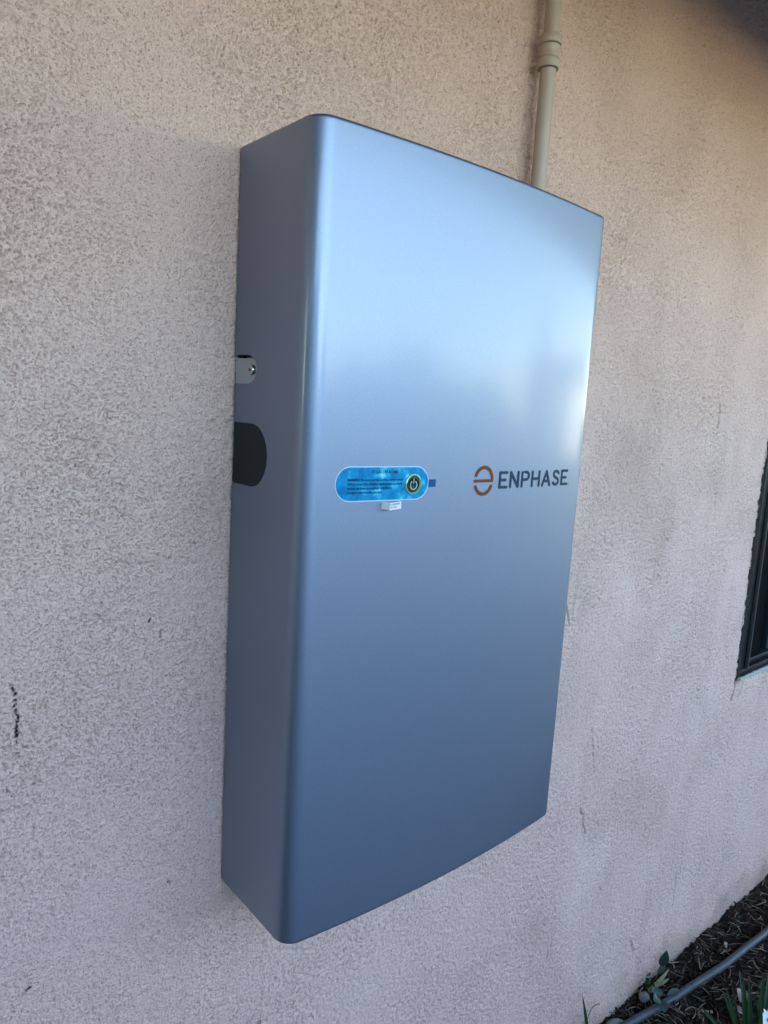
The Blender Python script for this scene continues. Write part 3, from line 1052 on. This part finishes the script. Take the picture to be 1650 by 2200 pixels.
# broad-leaved weed against the wall
wd = empty('weed', (1.33, -0.016, 0.0))
tag(wd, 'broad-leaved green weed growing between the wall and the grey pipe', 'weed')
MB().tube([(1.336, -0.015, 0.0), (1.345, -0.015, 0.03), (1.3518, -0.0197, 0.062)], [0.002, 0.0018, 0.0012], 8).obj('stem', M_stem, wd)
leaf(MB(), (1.3518, -0.0197, 0.060), (1.3440, -0.034, 0.120), 0.025, (-0.8, -0.6, 0.1), 0.06).obj('leaf', M_weed, wd)
leaf(MB(), (1.350, -0.018, 0.035), (1.366, -0.022, 0.064), 0.016, (-0.8, -0.6, 0.2), 0.05).obj('leaf', M_weed, wd)
MB().tube(spline([(1.335, -0.018, 0.006), (1.30, -0.035, 0.035), (1.265, -0.060, 0.048), (1.25, -0.075, 0.05)], 4), 0.0013, 7).obj('stem', M_stem, wd)
for bs, tp, wv in (((1.262, -0.062, 0.044), (1.274, -0.054, 0.058), 0.026), ((1.255, -0.070, 0.046), (1.232, -0.068, 0.051), 0.026),
                   ((1.250, -0.074, 0.046), (1.234, -0.098, 0.040), 0.030), ((1.255, -0.076, 0.044), (1.260, -0.094, 0.036), 0.022)):
    leaf(MB(), bs, tp, wv, (-0.35, -0.35, 0.85), 0.10, 0.2).obj('leaf', M_weed, wd)
leaf(MB(), (1.305, -0.068, 0.026), (1.338, -0.082, 0.040), 0.019, (-0.3, -0.5, 0.8), 0.08).obj('leaf', M_weed, wd)
leaf(MB(), (1.2965, -0.0197, 0.010), (1.392, -0.026, 0.036), 0.014, (-0.5, -0.7, 0.5), 0.05, shape='strap').obj('yellowed_leaf', M_yellow, wd)
leaf(MB(), (1.33, -0.022, 0.012), (1.376, -0.036, 0.020), 0.013, (-0.5, -0.7, 0.5), 0.05, shape='strap').obj('yellowed_leaf', M_yellow, wd)

sp = empty('sprig', (1.295, -0.012, 0.0))
tag(sp, 'tiny small-leaved sprig at the wall foot left of the weed', 'weed')
MB().tube([(1.295, -0.012, 0.0), (1.293, -0.010, 0.03), (1.290, -0.012, 0.055)], [0.0012, 0.001, 0.0007], 6).obj('stem', M_stem, sp)
for i in range(9):
    z = 0.014 + i * 0.0048; a = i * 2.4
    leaf(MB(), (1.293, -0.011, z), (1.293 + 0.014 * math.cos(a), -0.014 - 0.008 * abs(math.sin(a)), z + 0.008), 0.009, (-0.6, -0.6, 0.4), 0.05, n=4).obj('leaf', M_strap, sp)

# grass blade against the wall
gb = empty('grass_blade', (1.005, -0.022, 0))
tag(gb, 'single green grass blade standing against the wall at the bottom edge', 'grass')
leaf(MB(), (1.012, -0.022, -0.002), (0.958, -0.022, 0.184), 0.013, (-0.6, -0.8, 0.1), 0.06, 0.3, 12, 'strap').obj('blade', M_strap, gb)
leaf(MB(), (1.000, -0.03, -0.002), (0.940, -0.05, 0.112), 0.016, (-0.6, -0.8, 0.1), 0.10, 0.3, 10, 'strap').obj('blade', M_weed, gb)
ds = MB().tube(spline([(1.01, -0.014, 0.0), (1.005, -0.014, 0.07), (1.020, -0.014, 0.105), (1.048, -0.014, 0.103), (1.058, -0.014, 0.098)], 5), [0.0011] * 21, 6).obj('dry_tendril', M_straw)
tag(ds, 'thin curled dry tendril on the wall beside the grass blade', 'tendril')

# strap-leaved clump at the corner
cl = empty('strap_leaf_plant', (1.345, -0.262, 0))
tag(cl, 'dark green clump of long strap leaves in the bottom right corner', 'plant')
blades = [((1.345, -0.245, 0.0), (1.2602, -0.1705, 0.10), 0.024, 0.16), ((1.35, -0.25, 0.0), (1.3295, -0.1946, 0.122), 0.020, 0.06),
          ((1.352, -0.245, 0.0), (1.3609, -0.1985, 0.14), 0.010, 0.05), ((1.335, -0.265, 0.0), (1.3165, -0.2415, 0.20), 0.023, 0.03),
          ((1.345, -0.268, 0.0), (1.3215, -0.2535, 0.20), 0.022, 0.04), ((1.36, -0.275, 0.0), (1.3525, -0.2727, 0.22), 0.024, 0.05),
          ((1.36, -0.28, 0.0), (1.42, -0.262, 0.19), 0.020, 0.10), ((1.34, -0.28, 0.0), (1.28, -0.30, 0.20), 0.022, 0.10),
          ((1.35, -0.285, 0.0), (1.36, -0.36, 0.19), 0.022, 0.10), ((1.335, -0.255, 0.0), (1.235, -0.225, 0.12), 0.02, 0.14),
          ((1.355, -0.26, 0.0), (1.40, -0.20, 0.15), 0.014, 0.1), ((1.365, -0.27, 0.0), (1.45, -0.24, 0.12), 0.016, 0.14),
          ((1.33, -0.26, 0.0), (1.295, -0.215, 0.16), 0.018, 0.05)]
for bs, tp, wv, dr in blades:
    leaf(MB(), bs, tp, wv * 0.85, (-0.75, -0.5, 0.35), dr, 0.35, 14, 'strap', random.uniform(-0.3, 0.3)).obj('blade', M_strap, cl)

# daisy at the very corner
M_petal = mat('white_petal', (0.72, 0.74, 0.72), 0.5)
M_disc = mat('yellow_disc', (0.62, 0.36, 0.02), 0.6)
fl = empty('daisy', (1.352, -0.305, 0))
tag(fl, 'white and yellow daisy cut by the bottom right corner', 'flower')
fc = Vector((1.3440, -0.3060, 0.112))
MB().tube([(1.352, -0.305, 0.0), (1.350, -0.306, 0.06), tuple(fc)], 0.0016, 7).obj('stem', M_stem, fl)
fn = Vector((-0.55, -0.35, 0.76)).normalized()
fu = fn.cross(Vector((0, 0, 1))).normalized(); fvv = fn.cross(fu)
for k in range(13):
    a = 2 * math.pi * k / 13
    d = fu * math.cos(a) + fvv * math.sin(a)
    leaf(MB(), fc + d * 0.005, fc + d * 0.026 + fn * 0.006, 0.009, tuple(fn), -0.05, 0.15, 6).obj('petal', M_petal, fl)
mb = MB()
V, Fc = [], []
for j in range(5):
    a = j * math.pi / 8
    for k in range(14):
        b_ = 2 * math.pi * k / 14
        V.append(fc + (fu * math.cos(b_) + fvv * math.sin(b_)) * 0.0075 * math.cos(a) + fn * (0.005 * math.sin(a) + 0.001))
for j in range(4):
    for k in range(14):
        Fc.append((j * 14 + k, j * 14 + (k + 1) % 14, (j + 1) * 14 + (k + 1) % 14, (j + 1) * 14 + k))
build('disc', V, Fc, M_disc, fl)

# dry fallen leaves and a pale chip
M_dry = leafmat('dry_leaf', (0.10, 0.072, 0.055), (0.17, 0.13, 0.10))
for (bx, by, rot_, ln_, wv, lab) in ((1.462, -0.195, 0.4, 0.040, 0.030, 'curled brown dead leaf beside the strap leaves'), (1.438, -0.212, 2.1, 0.026, 0.018, 'small pale dead leaf under the strap leaves')):
    z = soil_z(bx, by) + 0.016
    o = leaf(MB(), (bx, by, z), (bx + ln_ * math.cos(rot_), by + ln_ * math.sin(rot_), z + 0.008), wv, (-0.3, -0.3, 0.9), 0.2, 0.5).obj('fallen_leaf', M_dry)
    tag(o, lab, 'leaf')
M_chip = mat('pale_wood_chip', (0.36, 0.31, 0.24), 0.8)
for (x_, y_, a, l_, w_2, lab) in ((1.38, -0.143, 2.5, 0.034, 0.006, 'pale split wood chip between the pipe and the strap leaves'),
                                 (1.654, -0.066, 0.4, 0.020, 0.009, 'tiny whitish chip between the wall and the pipe')):
    m_ = MB().box(-l_ / 2, l_ / 2, -w_2 / 2, w_2 / 2, -0.002, 0.002, 0.0008)
    ca, sa = math.cos(a), math.sin(a); z = soil_z(x_, y_) + 0.018
    m_.v = [(x_ + p[0] * ca - p[1] * sa, y_ + p[0] * sa + p[1] * ca, z + p[2] + 0.1 * p[0]) for p in m_.v]
    tag(m_.obj('wood_chip', M_chip), lab, 'wood chip')

# ------------------------------------------------------------------ across the yard: things mirrored in the cover, plus foliage added to cut light
M_cream = mat('cream_render', (0.78, 0.72, 0.62), 0.9)
M_hedge = leafmat('hedge_leaf', (0.035, 0.06, 0.03), (0.07, 0.10, 0.05))


def leaf_cloud(name, pts, size, m, parent=None):
    V, Fc = [], []
    rs = np.random.default_rng(len(pts))
    for p in pts:
        u = rs.normal(size=3); u /= np.linalg.norm(u); t = rs.normal(size=3); t -= u * (t @ u); t /= np.linalg.norm(t)
        s_ = size * rs.uniform(0.6, 1.3); b_ = len(V); p = np.array(p)
        V += [p - u * s_, p + t * s_ * 0.5, p + u * s_, p - t * s_ * 0.5]
        Fc.append((b_, b_ + 1, b_ + 2, b_ + 3))
    return build(name, V, Fc, m, parent, smooth=False)


M_block = mat('pale_block', (0.42, 0.40, 0.37), 0.9)
L(M_block, mixc(M_block, noise(M_block, 8, 5, 0.6), (0.17, 0.145, 0.12), (0.23, 0.20, 0.17)), bsdf(M_block).inputs['Base Color'])
gw = empty('garden_wall', (0, -5.0, 0))
tag(gw, 'pale block garden wall across the patio, mirrored in the cabinet front', 'wall')
MB().box(-9.0, 6.6, -5.20, -5.02, -0.1, 1.62).obj('wall_body', M_block, gw, smooth=False)
MB().box(-9.03, 6.63, -5.23, -4.99, 1.625, 1.68, 0.006).obj('coping', M_block, gw, smooth=False)
hd = empty('added_hedge', (1, -6.4, 0))  # unseen, added to raise the skyline and darken the upper wall
tag(hd, 'uneven green foliage row added behind the garden wall to cut low skylight, mirrored in the cabinet front', 'added_hedge')
pts = []
for _ in range(9000):
    x_ = -12 + 19.5 * rng.random(); pts.append((x_, -6.4 + rng.normal() * 0.3, rng.random() * (2.02 + 0.16 * math.sin(x_ * 1.7) + 0.12 * math.sin(x_ * 4.1 + 1))))
leaf_cloud('foliage', pts, 0.13, M_hedge, hd)
lh = empty('light_block_shrub', (-3.6, -3.2, 0))  # unseen, added to block light coming from the left
tag(lh, 'tall dark evergreen shrubbery, unseen, added left of the patio to block light from that side', 'shrub')
pts = []
for _ in range(9000):
    y_ = -0.6 - 6.4 * rng.random(); pts.append((-3.6 + rng.normal() * 0.4, y_, rng.random() * (2.3 + 0.4 * math.sin(y_ * 2.1) + 0.3 * math.sin(y_ * 5.3))))
leaf_cloud('foliage', pts, 0.17, M_hedge, lh)
nh = empty('neighbour_house', (27.3, -13.5, 0))
tag(nh, 'cream rendered house across the yard, mirrored in the cabinet front', 'house')
MB().box(25.6, 30.5, -18.0, -12.4, -0.03, 3.0).obj('wall', M_cream, nh, smooth=False)
MB().add([(25.2, -18.4, 2.95), (30.9, -18.4, 2.95), (30.9, -12.0, 2.95), (25.2, -12.0, 2.95), (28.0, -18.4, 4.1), (28.0, -12.0, 4.1)],
         [(0, 4, 5, 3), (1, 2, 5, 4), (0, 1, 4), (3, 5, 2), (0, 3, 2, 1)]).obj('roof', M_roof, nh, smooth=False)
tr = empty('cypress_tree', (19.5, -12.3, 0))
tag(tr, 'tall narrow cypress tree across the yard, mirrored in the cabinet front', 'tree')
MB().tube([(19.5, -12.3, -0.05), (19.5, -12.3, 4.2)], [0.16, 0.04], 10).obj('trunk', M_bark, tr)
pts = []
for _ in range(3500):
    z = 0.5 + 4.6 * rng.random() ** 0.9; rr_ = 0.55 * (1 - ((z - 1.6) / 3.7) ** 2 if z > 1.6 else 0.75 + 0.25 * (z - .5) / 1.1) * math.sqrt(rng.random()); a = rng.random() * 6.283
    pts.append((19.5 + rr_ * math.cos(a), -12.3 + rr_ * math.sin(a), z))
leaf_cloud('crown', pts, 0.11, M_hedge, tr)
